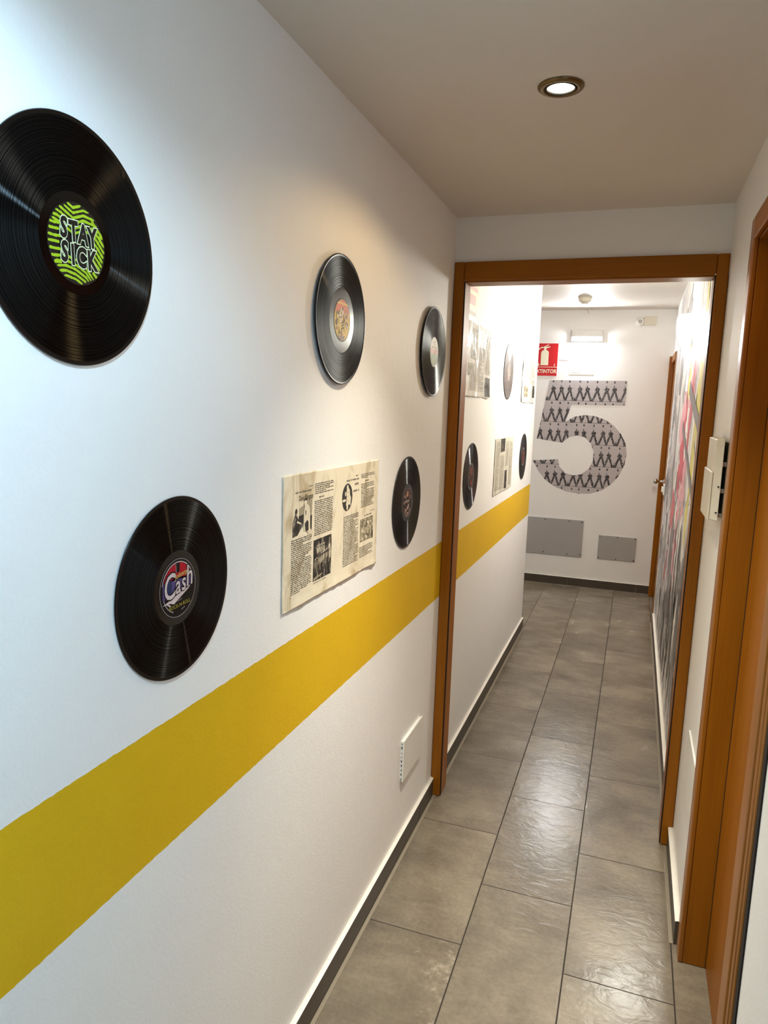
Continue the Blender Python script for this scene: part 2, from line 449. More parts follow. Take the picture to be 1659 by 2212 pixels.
def downlight(x, y, label, bulb, lamps):
    root = empty('ceiling_downlight', (x, y, HC), label, 'ceiling light')
    m = MB(DOWN); m.lathe([(0.0495, 0.0005), (0.0495, 0.003), (0.046, 0.006), (0.037, 0.0075), (0.0345, 0.006), (0.0345, 0.0008)], 'bronze', 72); m.build('trim_ring', root, True)
    m = MB(DOWN); m.lathe([(0.0345, 0.003), (0.0335, 0.0065), (0.0300, 0.007), (0.0290, 0.003)], 'black', 64); m.build('inner_ring', root, True)
    m = MB(DOWN); m.lathe([(0.0295, 0.0012), (0.026, 0.004), (0.015, 0.0056), (0.0, 0.006)], bulb, 48); m.build('bulb', root, True)
    for nm, ang, bl, (en, c) in lamps:
        d = bpy.data.lights.new(nm, 'SPOT'); d.energy = en; d.color = c; d.spot_size = math.radians(ang); d.spot_blend = bl; d.shadow_soft_size = 0.028
        o = bpy.data.objects.new(nm, d); COL.objects.link(o); o.parent = root; o.location = (0, 0, -0.012)


downlight(0.476, 1.693, 'round recessed spotlight with an aged bronze rim, lit, in the near ceiling', 'bulb',
          (('downlight_beam', 90, 1.0, LAMP['beam']), ('downlight_core', 60, 1.0, LAMP['core']), ('downlight_spill', 146, 0.35, LAMP['spill'])))
downlight(0.47, 0.25, 'second recessed spotlight, cool white, in the ceiling above the photographer', 'coolbulb', (('downlight_cool', 150, 0.4, LAMP['cool']),))

# wall sconce on the mural wall beyond the doorway
root = empty('wall_sconce', (W - 0.004, 4.36, 2.05), 'glowing white bowl wall lamp high on the mural wall', 'wall lamp')
m = MB(); vs = []; fs = []; NA, NB = 20, 14
for i in range(NB + 1):
    tt = i / NB; zz = 0.092 - 0.186 * tt; rad = math.sqrt(max(0, 1 - max(0, (tt - 0.15) / 0.86) ** 2.2)) if tt > 0.15 else 0.93 + 0.07 * tt / 0.15
    for j in range(NA + 1):
        a = PI * j / NA; vs.append((-0.078 * rad * math.sin(a) - 0.004, 0.125 * rad * math.cos(a), zz))
for i in range(NB):
    for j in range(NA): q = i * (NA + 1) + j; fs.append((q, q + 1, q + NA + 2, q + NA + 1))
fs.append(list(range(NA + 1)))
m.add(vs, fs, 'shade'); m.build('glass_shade', root, True)
m = MB(); m.box((-0.006, -0.105, -0.085), (0.0, 0.105, 0.085), 'white'); m.build('back_plate', root, bevel=0.004)
m = MB(); m.lathe([(0, 0.0), (0.006, 0.0), (0.006, 0.006), (0, 0.007)], 'steel', 12); m.T = None
m.v = [(-0.05 + q[0], q[1] - 0.03, -0.091 - q[2]) for q in m.v]; m.build('screw', root, True)

# emergency luminaire on the end wall
ex0, ex1, ez0, ez1 = 0.078, 0.351, 2.217, 2.321
root = empty('emergency_luminaire', ((ex0 + ex1) / 2, YE, (ez0 + ez1) / 2), 'clear rectangular wall luminaire glowing above the big number five', 'wall light')
w2, h2 = (ex1 - ex0) / 2, (ez1 - ez0) / 2
m = MB(END); m.box((-w2, -h2, 0), (w2, h2, 0.018), 'white'); m.build('housing', root, bevel=0.006)
m = MB(END); m.box((-w2 + 0.006, -h2 * 0.30, 0.0195), (w2 - 0.006, h2 * 0.86, 0.052), 'white'); m.build('cover', root, bevel=0.008)
m = MB(END); m.tube([(-w2 + 0.045, -h2 * 0.66, 0.030), (w2 - 0.045, -h2 * 0.66, 0.030)], 0.007, 'tube', 14); m.build('lamp_tube', root, True)

# smoke detector
root = empty('smoke_detector', (0.232, 5.95, HF), 'small beige smoke detector on the far ceiling', 'smoke detector')
m = MB(DOWN); m.lathe([(0.0, 0.0005), (0.054, 0.0005), (0.054, 0.010), (0.05, 0.014), (0, 0.014)], 'cream', 40); m.build('base', root, True)
m = MB(DOWN); m.lathe([(0.047, 0.0142), (0.047, 0.03), (0.042, 0.036), (0.030, 0.038), (0.027, 0.05), (0.0, 0.052)], 'cream', 40); m.build('sensor_head', root, True)
m = MB(DOWN); m.lathe([(0.0, 0.0525), (0.004, 0.0525), (0.003, 0.056), (0, 0.057)], 'red', 10, (0.018, -0.006)); m.build('indicator', root, True)
m = MB(DOWN); m.lathe([(0.0, 0.0), (0.014, 0.0), (0.014, 0.006), (0.009, 0.010), (0.009, 0.03), (0.0, 0.032)], 'white', 16)
o = m.build('glint_peg', None, True, loc=(0.218, 6.66, HF - 0.0005)); tag(o, 'tiny white peg for a glint where far ceiling meets end wall', 'glint')

# small security camera high on the end wall
root = empty('security_camera', (0.70, YE, 2.388), 'small white twin camera unit high on the end wall', 'camera')
m = MB(END); m.box((-0.02, -0.034, 0), (0.082, 0.036, 0.034), 'cream'); m.build('housing', root, bevel=0.005)
m = MB(END); m.lathe([(0, 0), (0.040, 0), (0.040, 0.012), (0.034, 0.030), (0.02, 0.044), (0, 0.047)], 'white', 28, (-0.052, -0.004)); m.build('dome', root, True)
m = MB(END); m.ring(-0.052, -0.004, 0.008, 0.013, 0.0475, 'screw', 20); m.build('lens', root)

# ------------------------------------------------------------------ end wall: signs, panels, number
# EXTINTOR sign
sx0, sx1, sz0, sz1 = -0.232, -0.027, 1.914, 2.2
root = empty('fire_extinguisher_sign', ((sx0 + sx1) / 2, YE, (sz0 + sz1) / 2), 'red EXTINTOR sign with pale extinguisher symbol on the end wall', 'sign')
w2, h2 = (sx1 - sx0) / 2, (sz1 - sz0) / 2
m = MB(END); m.box((-w2, -h2, 0.0005), (w2, h2, 0.003), 'red'); m.build('plate', root)
m = MB(END); n = 0.0036; cx0 = -0.012
m.poly([(cx0 - 0.034, -0.05), (cx0 + 0.034, -0.05), (cx0 + 0.034, 0.062), (cx0 + 0.026, 0.078), (cx0 + 0.010, 0.084), (cx0 - 0.010, 0.084), (cx0 - 0.026, 0.078), (cx0 - 0.034, 0.062)], n, 'signw')
m.poly([(cx0 - 0.010, 0.084), (cx0 + 0.010, 0.084), (cx0 + 0.009, 0.100), (cx0 - 0.009, 0.100)], n, 'signw')
m.poly([(cx0 - 0.012, 0.100), (cx0 + 0.012, 0.100), (cx0 + 0.044, 0.110), (cx0 + 0.042, 0.117), (cx0, 0.111), (cx0 + 0.034, 0.130), (cx0 + 0.028, 0.135), (cx0 - 0.014, 0.112)], n, 'signw')
hose = [(-0.014, 0.108), (-0.040, 0.104), (-0.060, 0.086), (-0.068, 0.058), (-0.066, 0.02), (-0.060, -0.02), (-0.056, -0.04)]
for (a0, b0), (a1, b1) in zip(hose[:-1], hose[1:]):
    dx, dy = a1 - a0, b1 - b0; q = math.hypot(dx, dy); nx, ny = -dy / q * 0.0042, dx / q * 0.0042
    m.poly([(cx0 + a0 + nx, b0 + ny), (cx0 + a0 - nx, b0 - ny), (cx0 + a1 - nx, b1 - ny), (cx0 + a1 + nx, b1 + ny)], n, 'signw')
m.poly([(cx0 - 0.066, -0.036), (cx0 - 0.046, -0.040), (cx0 - 0.044, -0.056), (cx0 - 0.062, -0.052)], n, 'signw')
m.ring(0.078, -0.042, 0.003, 0.0055, n, 'signw', 12); m.ell(0.078, -0.054, 0.006, 0.003, n, 'signw', 10)
m.build('extinguisher_symbol', root)
m = MB(END); m.box((-w2, -0.0685, 0.003), (w2, -0.0645, 0.0038), 'signw'); m.build('divider_line', root)
m = MB(END); m.text('EXTINTOR', 0, -0.105, 0.0475, n, 'signw', 0.86, 0.018); m.build('lettering', root)

# notice under the luminaire, overexposure painted in as pale print
root = empty('paper_notice', (0.19, YE, 2.0), 'glare-washed white paper notice under the wall luminaire', 'notice')
m = MB(END); m.box((-0.105, -0.07, 0.0004), (0.105, 0.07, 0.0014), 'white'); m.build('sheet', root)
M['pale'] = pm('glare_washed_print', (205, 200, 200), 0.6)
M['pinkish'] = pm('glare_washed_pink', (226, 190, 190), 0.6)  # pink paled for glare, on the small strip and the wall sign
m = MB(END)
for k in range(6): m.poly([(-0.09, 0.05 - k * 0.02), (-0.09 + 0.1 + 0.07 * ((k * 37) % 5) / 5, 0.05 - k * 0.02), (-0.09 + 0.1 + 0.07 * ((k * 37) % 5) / 5, 0.044 - k * 0.02), (-0.09, 0.044 - k * 0.02)], 0.0018, 'pale')
m.build('print', root)
m = MB(END); m.box((-0.045, -0.012, 0.0004), (0.045, 0.012, 0.001), 'pinkish')
o = m.build('small_label', None, loc=(0.035, YE, 2.064)); tag(o, 'tiny glare-washed pink strip beside the EXTINTOR sign', 'label')

# grey cover panels


def panel(name, x0, x1, z0, z1, label, screws):
    root = empty(name, ((x0 + x1) / 2, YE, (z0 + z1) / 2), label, 'cover panel')
    w2, h2 = (x1 - x0) / 2, (z1 - z0) / 2
    m = MB(END); m.box((-w2, -h2, 0), (w2, h2, 0.010), 'metalpl'); m.build('plate', root, bevel=0.002)
    for u, v in screws:
        m = MB(END); m.lathe([(0.0055, 0.0095), (0.0055, 0.0112), (0.003, 0.0125), (0, 0.0128)], 'screw', 14)
        m.build('screw', root, True, loc=(u * w2, 0, v * h2)); 
    return root


panel('access_panel', -0.27, 0.308, 0.276, 0.62, 'larger grey metal cover plate screwed low on the end wall',
      [(-0.90, 0.9), (-0.2, 0.9), (0.55, 0.9), (0.95, 0.88), (-0.9, -0.88), (-0.2, -0.88), (0.55, -0.88), (0.95, -0.86)])
panel('access_panel', 0.447, 0.773, 0.281, 0.50, 'smaller grey metal cover plate on the end wall by the far door',
      [(-0.93, 0.9), (0, 0.92), (0.93, 0.9), (-0.93, -0.9), (0, -0.92), (0.93, -0.9)])

# the big number five: vinyl cut-out filled with rows of dark forked marks


def five_mat():
    t = NT('patterned_number_vinyl'); p, x = t.pos()
    fu = t.math('DIVIDE', t.math('SUBTRACT', x[0], -0.012), 0.0775)
    row = t.math('DIVIDE', t.math('SUBTRACT', 1.888, x[2]), 0.193)
    rf = t.math('FRACT', row)
    sh = t.math('MULTIPLY', t.math('FLOOR', row), 0.02)
    uf = t.math('SUBTRACT', t.math('FRACT', t.math('ADD', fu, t.math('ADD', t.math('MULTIPLY', t.math('SINE', t.math('MULTIPLY', t.math('FLOOR', fu), 2.4)), 0.1), sh))), 0.5)
    wob = t.math('MULTIPLY', t.math('SUBTRACT', t.noise(p, 90, 3), 0.5), 0.16)
    au = t.math('ABSOLUTE', t.math('ADD', uf, wob))
    # forked legs
    leg = t.math('LESS_THAN', t.math('ABSOLUTE', t.math('SUBTRACT', au, t.math('MULTIPLY', t.math('SUBTRACT', rf, 0.46), 0.86))), 0.115)
    leg = t.math('MULTIPLY', leg, t.math('GREATER_THAN', rf, 0.5))
    # blot in the middle
    dx = t.math('DIVIDE', t.math('ADD', uf, wob), 0.26); dz = t.math('DIVIDE', t.math('SUBTRACT', rf, t.math('ADD', 0.45, t.math('MULTIPLY', wob, 0.5))), 0.085)
    blot = t.math('LESS_THAN', t.math('ADD', t.math('MULTIPLY', dx, dx), t.math('MULTIPLY', dz, dz)), 1.0)
    dx2 = t.math('DIVIDE', t.math('SUBTRACT', t.math('ADD', uf, wob), -0.05), 0.09); dz2 = t.math('DIVIDE', t.math('SUBTRACT', rf, 0.11), 0.055)
    dab = t.math('LESS_THAN', t.math('ADD', t.math('MULTIPLY', dx2, dx2), t.math('MULTIPLY', dz2, dz2)), 1.0)
    up_ = t.math('MULTIPLY', t.math('LESS_THAN', t.math('ABSOLUTE', t.math('ADD', uf, t.math('ADD', wob, 0.06))), 0.045), t.math('MULTIPLY', t.math('GREATER_THAN', rf, 0.28), t.math('LESS_THAN', rf, 0.5)))
    mk = t.math('MAXIMUM', t.math('MAXIMUM', leg, blot), t.math('MAXIMUM', dab, up_))
    ln = t.math('GREATER_THAN', rf, 0.975)
    mk = t.math('MAXIMUM', mk, t.math('MULTIPLY', ln, 0.7))
    tex = t.ramp(t.noise(p, 130, 3, 0.7), [(0.36, (0.35, 0.35, 0.35, 1)), (0.5, (1, 1, 1, 1))])
    bg = t.mix(t.noise(p, 12, 3), lin((176, 168, 170)), lin((200, 192, 192)))
    t.set(col=t.mix(t.math('MULTIPLY', mk, tex), bg, lin((34, 28, 30))), rough=0.45, spec=0.35)
    return t.m


M['five'] = five_mat()
out = [(-0.082, 1.876), (0.583, 1.882), (0.580, 1.669), (0.123, 1.660), (0.082, 1.510)]
# upper outline of bowl: from the stem around to the lower-left tip (measured from the photo)
up_pts = [(0.155, 1.555), (0.24, 1.573), (0.33, 1.568), (0.42, 1.54), (0.50, 1.49), (0.565, 1.42), (0.61, 1.34), (0.628, 1.25), (0.618, 1.15), (0.58, 1.05), (0.52, 0.97), (0.44, 0.905), (0.34, 0.870), (0.24, 0.862), (0.13, 0.875), (0.03, 0.91), (-0.06, 0.965), (-0.135, 1.05), (-0.185, 1.135), (-0.19, 1.143)]
in_pts = [(0.036, 1.165), (0.055, 1.10), (0.11, 1.045), (0.18, 1.025), (0.25, 1.04), (0.31, 1.09), (0.345, 1.165), (0.345, 1.25), (0.315, 1.325), (0.26, 1.375), (0.19, 1.39), (0.12, 1.368), (0.065, 1.318), (0.02, 1.322), (-0.166, 1.345)]
FIVE = out + up_pts + in_pts
fx, fz = 0.22, 1.37
m = MB(END); N = len(FIVE)
vs = [(a - fx, c - fz, 0.0012) for a, c in FIVE] + [(a - fx, c - fz, 0.0002) for a, c in FIVE]
m.add(vs, [list(range(N))[::-1]] + [(i, (i + 1) % N, N + (i + 1) % N, N + i) for i in range(N)], 'five')
o = m.build('number_decal', None, loc=(fx, YE, fz)); tag(o, 'huge grey numeral 5 filled with dark repeated marks on the end wall', 'number')

# ------------------------------------------------------------------ right wall things
# mural
for nm, c in (('mg1', (150, 146, 150)), ('mg2', (108, 104, 106)), ('md', (48, 44, 46)), ('mr', (186, 52, 76)), ('mp', (216, 150, 164)), ('my', (226, 212, 78)), ('mw', (244, 242, 240)), ('ml', (202, 196, 202))):
    M[nm] = pm('mural_' + nm, c, 0.32, 0.15, 30)
t = NT('mural_ground'); p, x = t.pos()
f1 = t.noise(p, 5, 6, 0.68, (1, 0.8, 0.6), 1.6); f2 = t.noise(p, 14, 5, 0.7, (1, 0.6, 0.5), 1.0)
t.set(col=t.ramp(t.math('ADD', t.math('MULTIPLY', f1, 0.7), t.math('MULTIPLY', f2, 0.3)), [(0.38, lin((120, 115, 120))), (0.47, lin((205, 201, 204))), (0.54, lin((242, 240, 238)))]), rough=0.32, spec=0.4)
M['mural'] = t.m
MY0, MY1, MZ0, MZ1 = YD + 0.105, 5.985, 0.095, 2.46
m = MB()
m.box((W - 0.0022, MY0, MZ0), (W - 0.0004, MY1, MZ1), 'mural')
rnd = random.Random(11); lay = [0]


def stroke(y, z0, z1, wd, mt, lean=0.0, n=7):
    lay[0] = (lay[0] + 1) % 40; xx = W - 0.0024 - lay[0] * 0.00002
    L = []; R = []
    for i in range(n + 1):
        q = i / n; z = z0 + (z1 - z0) * q; ww = wd * (0.25 + 0.75 * math.sin(PI * min(1, max(0.04, q * 0.96 + 0.02))) ** 0.6) * rnd.uniform(0.6, 1.2); c = y + lean * q + rnd.uniform(-1, 1) * wd * 0.3
        L.append((xx, min(MY1, max(MY0, c - ww / 2)), z)); R.append((xx, min(MY1, max(MY0, c + ww / 2)), z))
    m.add(L + R, [(i, i + 1, n + 2 + i, n + 1 + i) for i in range(n)], mt)


def field(n, y0, y1, z0, z1, l0, l1, w0, w1, mts, lean=0.06):
    for _ in range(n):
        l = rnd.uniform(l0, l1); z = rnd.uniform(z0, max(z0, z1 - l)); stroke(rnd.uniform(y0, y1), z, min(MZ1 - 0.005, z + l), rnd.uniform(w0, w1), rnd.choice(mts), rnd.uniform(-lean, lean))


field(34, 4.3, 5.95, 0.3, 2.4, 0.15, 0.7, 0.05, 0.34, ['mg1', 'ml', 'mg2', 'mw'])
field(26, 4.7, 5.9, 0.9, 1.75, 0.08, 0.35, 0.08, 0.4, ['mg1', 'mg2', 'mw'])
field(40, 3.3, 5.8, 0.12, 0.95, 0.1, 0.5, 0.03, 0.16, ['mg2', 'md', 'mg1', 'ml'])
field(16, 3.7, 4.5, 0.95, 1.95, 0.12, 0.5, 0.10, 0.36, ['mr', 'mp', 'mp', 'mr'])
field(12, 4.1, 4.9, 0.5, 1.15, 0.1, 0.3, 0.12, 0.4, ['mr', 'mr', 'mp'])
field(14, 3.12, 3.55, 1.0, 2.42, 0.3, 0.8, 0.06, 0.2, ['my', 'my', 'mw'])
field(6, 3.8, 4.3, 1.5, 2.3, 0.2, 0.5, 0.06, 0.2, ['my', 'mw'])
field(56, 3.15, 4.3, 0.2, 1.1, 0.12, 0.6, 0.02, 0.10, ['md', 'md', 'mg2', 'mw'])
field(18, 2.95, 3.3, 0.2, 1.5, 0.3, 0.9, 0.012, 0.05, ['md', 'mg2', 'mw'])
field(40, 3.2, 5.6, 0.3, 2.3, 0.08, 0.4, 0.02, 0.12, ['mw', 'mw', 'ml'])
field(34, 3.2, 5.8, 0.3, 1.7, 0.06, 0.3, 0.015, 0.07, ['md', 'mg2'], 0.3)
field(9, 3.8, 4.6, 0.12, 0.6, 0.3, 0.45, 0.06, 0.14, ['md'], 0.12)
for (ya, za, yb, zb, wd) in ((3.25, 1.55, 4.1, 1.75, 0.07), (3.25, 1.25, 4.4, 1.55, 0.05)):     # two grey bars
    m.add([(W - 0.0045, ya, za - wd / 2), (W - 0.0045, yb, zb - wd / 2), (W - 0.0045, yb, zb + wd / 2), (W - 0.0045, ya, za + wd / 2)], [(0, 1, 2, 3)], 'mg2')
o = m.build('wall_mural'); tag(o, 'tall abstract mural with grey, red and yellow drips on the right wall', 'mural')

# light switch at the mural's far edge
root = empty('light_switch', (W, 6.0, 1.02), 'white light switch at the far edge of the mural', 'light switch')
m = MB(RIGHT); m.box((-0.04, -0.042, 0), (0.04, 0.042, 0.012), 'white'); m.build('plate', root, bevel=0.003)
m = MB(RIGHT); m.box((-0.016, -0.022, 0.012), (0.016, 0.022, 0.024), 'white'); m.build('rocker', root, bevel=0.004)

# intercom
iy0, iy1, iz0, iz1 = 2.19, 2.425, 1.308, 1.543
root = empty('intercom', (W, (iy0 + iy1) / 2, (iz0 + iz1) / 2), 'cream intercom unit hanging loose from its board beside the near door', 'intercom')
h2 = (iz1 - iz0) / 2; w2 = (iy1 - iy0) / 2
m = MB(RIGHT); m.box((-w2 + 0.01, -h2 + 0.012, 0), (w2 - 0.008, h2 - 0.012, 0.0045), 'pcb'); m.build('circuit_board', root)
for v in (-h2 + 0.018, -0.03, 0.045):
    m = MB(RIGHT); m.box((w2 - 0.03, v - 0.006, 0.0045), (w2 - 0.006, v + 0.006, 0.0138), 'chrome'); m.build('clip', root, bevel=0.001)
m = MB(RIGHT)     # upper part of the cover, bevelled to the near side
m.add([(-w2, -h2 + 0.002, 0.014), (w2, -h2 + 0.002, 0.014), (w2, h2, 0.014), (-w2, h2, 0.014),
       (-w2 + 0.004, -h2 + 0.004, 0.034), (w2 - 0.010, -h2 + 0.004, 0.034), (w2 - 0.010, h2 - 0.004, 0.034), (-w2 + 0.004, h2 - 0.004, 0.034)],
      [(0, 3, 2, 1), (4, 5, 6, 7), (0, 1, 5, 4), (1, 2, 6, 5), (2, 3, 7, 6), (3, 0, 4, 7)], 'cream')
m.build('cover', root, bevel=0.0025)
m = MB(RIGHT); m.box((-w2 + 0.003, -h2, 0.0345), (w2 - 0.012, 0.022, 0.040), 'cream'); m.build('handset_flap', root, bevel=0.003)
for v in (-0.018, -h2 + 0.026):
    m = MB(RIGHT); m.T = None; m.v = []
    m = MB(); m.lathe([(0.0026, 0.0), (0.0026, 0.0012), (0, 0.0013)], 'black', 10); m.v = [(-0.020 + q[0], -w2 - q[2] - 0.0006, v + q[1]) for q in m.v]
    m.build('screw_hole', root)

# blank plate low on the right wall
root = empty('junction_box_cover', (W, 2.295, 0.458), 'white blank plate low on the right wall below the intercom', 'wall plate')
m = MB(RIGHT); m.box((-0.15, -0.118, 0), (0.147, 0.118, 0.006), 'white'); m.build('plate', root, bevel=0.002)

# ------------------------------------------------------------------ left wall things
root = empty('junction_box_cover', (0, 2.372, 0.362), 'white square plate low on the left wall by the doorway', 'wall plate')
m = MB(LEFT); m.box((-0.112, -0.073, 0), (0.11, 0.073, 0.006), 'white'); m.build('back_box', root)
m = MB(LEFT); m.box((-0.116, -0.077, 0.0065), (0.114, 0.077, 0.0125), 'white'); m.build('plate', root, bevel=0.002)
m = MB(LEFT); rn = random.Random(3)
for k in range(9):
    a = -0.07 + k * 0.0165; m.box((-0.1126, a, 0.002), (-0.112, a + rn.uniform(0.002, 0.010), 0.005), 'black')
m.build('edge_gap', root)

# red and white wall sign just past the doorway
root = empty('wall_sign', (0, 3.03, 2.10), 'red and white safety sign on the left wall just inside the doorway', 'sign')
m = MB(LEFT); m.box((-0.105, -0.14, 0.0004), (0.105, 0.14, 0.003), 'signw'); m.build('plate', root)
m = MB(LEFT); m.box((-0.105, 0.028, 0.003), (0.105, 0.14, 0.0036), 'red'); m.build('red_band', root)
m = MB(LEFT); m.poly([(-0.085, 0.006), (0.085, 0.006), (0.085, -0.012), (-0.085, -0.012)], 0.0034, 'pinkish'); m.poly([(-0.06, -0.03), (0.05, -0.03), (0.05, -0.07), (-0.06, -0.07)], 0.0034, 'pinkish')  # sign print painted pale, glare put into its colour
m.poly([(-0.07, -0.095), (0.07, -0.095), (0.07, -0.112), (-0.07, -0.112)], 0.0034, 'pale'); m.build('print', root)

# ------------------------------------------------------------------ vinyl records
for nm, c in (('lgreen', (162, 190, 28)), ('lpale', (236, 240, 196)), ('lblack', (9, 8, 10)), ('lred', (178, 16, 36)), ('lcream', (214, 192, 188)), ('lviolet', (86, 70, 118)), ('lnavy', (40, 50, 88)),
              ('lgold', (168, 146, 60)), ('lyellow', (224, 198, 112)), ('lcoral', (226, 128, 98)), ('lolive', (120, 112, 74)), ('lwhite', (226, 216, 206)), ('lpink', (220, 168, 152)),
              ('lsage', (146, 156, 108)), ('lbrown', (110, 66, 46)), ('ltan', (186, 146, 118)), ('lgrey', (150, 136, 134)), ('ldark', (36, 24, 24)), ('lrust', (150, 50, 36))):
    M[nm] = pm('label_' + nm, c, 0.5, 0.1, 90, spec=0.3)
R0, RLAB, RDEAD = 0.151, 0.050, 0.062


def record(y, z, label, art, off=0.0012, dead='dead', rdead=RDEAD, rlab=RLAB, bead=False, chip=None, face='vinyl'):
    root = empty('vinyl_record', (0, y, z), label, 'record', 'vinyl records on the left wall')
    m = MB(LEFT); th = 0.0022
    prof = [(rlab * 0.5, off), (R0 - 0.001, off), (R0, off + th * 0.5), (R0 - 0.0008, off + th)]
    if bead: prof = [(rlab * 0.5, off), (R0 - 0.001, off - 0.001), (R0, off + th * 0.3), (R0 - 0.0008, off + th + 0.0010), (R0 - 0.0030, off + th + 0.0010), (R0 - 0.0045, off + th)]
    m.lathe(prof, 'deadr', 128)
    rin = prof[-1][0]
    m.lathe([(rin, off + th), (0.1455, off + th - 0.0002)], 'deadr', 128)
    m.build('rim', root, True)
    m = MB(LEFT); m.ring(0, 0, rdead, 0.1456, off + th - 0.0002, face, 128)
    if chip: m.ell(chip[0], chip[1], 0.0035, 0.006, off + th + 0.0004, 'deadr', 10)
    m.build('grooves', root)
    m = MB(LEFT); m.ring(0, 0, rlab - 0.001, rdead, off + th - 0.0003, dead, 96); m.build('run_out', root)
    m = MB(LEFT); art(m, off + th); m.build('paper_label', root)
    return root


def art_zebra(m, n):
    m.ell(0, 0, RLAB, RLAB, n, 'lblack', 64)
    rn = random.Random(5); e = n + 0.0002; lift = [0]

    def clipc(u, v, r=RLAB - 0.001):
        q = math.hypot(u, v); return (u, v) if q <= r else (u * r / q, v * r / q)

    def band(pts, wd):
        A = []; B = []
        fine = []
        for (a, b_), (c, d) in zip(pts[:-1], pts[1:]):
            for i in range(8): fine.append((a + (c - a) * i / 8, b_ + (d - b_) * i / 8))
        fine.append(pts[-1])
        fine = [q for q in fine if math.hypot(*q) < RLAB - 0.0008]
        if len(fine) < 3: return
        for i, (u, v) in enumerate(fine):
            e0 = fine[max(0, i - 1)]; e1 = fine[min(len(fine) - 1, i + 1)]; dx, dy = e1[0] - e0[0], e1[1] - e0[1]; q = math.hypot(dx, dy) or 1
            nx, ny = -dy / q, dx / q; k = wd * (0.5 if i in (0, len(fine) - 1) else 1) * rn.uniform(0.75, 1.15)
            A.append(clipc(u + nx * k / 2, v + ny * k / 2)); B.append(clipc(u - nx * k / 2, v - ny * k / 2))
        L = len(A); lift[0] += 1; ee = e + 0.000008 * lift[0]; m.add([(u, v, ee) for u, v in A + B], [(i, i + 1, L + i + 1, L + i) for i in range(L - 1)], 'lgreen')
    for k in range(7):           # zig-zag bands above and below the words
        v0 = 0.0155 + k * 0.0062
        band([(-0.05, v0 + 0.010), (-0.026, v0 + 0.004), (-0.006, v0 - 0.004), (0.012, v0 + 0.003), (0.05, v0 + 0.0)], 0.0034)
        v0 = -0.0205 - k * 0.0060
        band([(-0.05, v0 - 0.002), (-0.02, v0 + 0.003), (-0.004, v0 + 0.001), (0.014, v0 - 0.006), (0.05, v0 - 0.040)], 0.0034)
    for k in range(8):           # short teeth on the left
        v0 = -0.028 + k * 0.0078; band([(-0.05, v0), (-0.038, v0 + rn.uniform(-0.001, 0.001)), (-0.027 - 0.003 * (k % 2), v0 + 0.001)], 0.0036)
    for k in range(9):           # slanted stripes on the right
        v0 = 0.030 - k * 0.0080; band([(0.026, v0 + 0.004), (0.036, v0 - 0.004), (0.05, v0 - 0.018)], 0.0040)
    e += 0.0004
    for body, v0, cu in (('STAY', 0.0125, 0), ('SICK', -0.0150, 1)):
        xs = (-0.0225, -0.0065, 0.0095, 0.0255) if not cu else (-0.022, -0.0085, 0.0060, 0.0240)
        for i, (ch, u) in enumerate(zip(body, xs)):
            rt_ = (-0.06, 0.05, -0.03, 0.06)[i]; dv = (0.0015, 0, -0.0008, -0.0016)[i]
            m.text(ch, u * 1.03, v0 * 1.04 + dv, 0.0332, e + 0.0003, 'lpale', 0.74, 0.085, rot=rt_)
            m.text(ch, u * 1.03, v0 * 1.04 + dv, 0.0332, e + 0.0006, 'lblack', 0.74, 0.045, rot=rt_)


def art_cash(m, n):
    e = n + 0.0003
    m.ell(0, 0, RLAB, RLAB, n, 'lblack', 64); m.ring(0, 0, 0.0478, 0.0490, e, 'lgrey', 64)
    m.ring(0, 0, 0.0425, 0.0440, e, 'lcream', 48, 0.25, PI - 0.25); m.ring(0, 0, 0.0395, 0.0415, e, 'lgrey', 40, PI + 0.3, 2 * PI - 1.9)
    A = [(0.040 * math.cos(a), 0.042 * math.sin(a)) for a in [0.35 + (PI - 0.7) * i / 20 for i in range(21)]]
    m.poly(A, e, 'lred')
    m.poly([(-0.004, 0.026), (0.004, 0.026), (0.005, 0.042), (-0.005, 0.042)], e + 0.0002, 'lblack'); m.poly([(-0.0055, 0.026), (-0.004, 0.026), (-0.005, 0.041), (-0.0065, 0.041)], e + 0.0003, 'lgrey')
    m.poly([(-0.041, -0.014), (0.041, 0.002), (0.043, 0.014), (0.0, 0.018), (-0.041, 0.014)], e, 'lviolet')
    m.poly([(-0.042, -0.0215), (0.036, -0.001), (0.028, -0.007), (-0.012, -0.025), (-0.022, -0.0215)], e + 0.0002, 'lcream')
    m.ell(-0.026, 0.001, 0.009, 0.017, e + 0.0002, 'lnavy', 20, -0.2)
    for u, ch, sz in ((-0.026, 'C', 0.058), (-0.003, 'a', 0.042), (0.0125, 's', 0.042), (0.0285, 'h', 0.050)):
        vv = 0.003 if ch == 'C' else (0.0045 + 0.15 * u if ch != 'h' else 0.0135)
        m.text(ch, u, vv, sz, e + 0.0005, 'lblack', 0.78, 0.05, 0.25, 0.16); m.text(ch, u, vv, sz, e + 0.0008, 'lcream', 0.78, 0.012, 0.25, 0.16)
    m.text('Johnny', 0.007, 0.0215, 0.0125, e + 0.0008, 'lyellow', 1, 0.0, 0.3, 0.18)
    m.text('ROCK-N-ROLL', 0.004, -0.0295, 0.0088, e + 0.0004, 'lgold', 1.0, 0.01, 0, 0.05)
    m.poly([(-0.034, -0.020), (-0.022, -0.0275), (-0.020, -0.0255), (-0.031, -0.019)], e + 0.0003, 'lcream'); m.poly([(-0.002, -0.0215), (0.010, -0.0195), (0.010, -0.0205), (-0.002, -0.0225)], e + 0.0003, 'lgrey')
    m.poly([(0.008, -0.0375), (0.018, -0.0345), (0.018, -0.036), (0.008, -0.039)], e + 0.0003, 'lgrey')


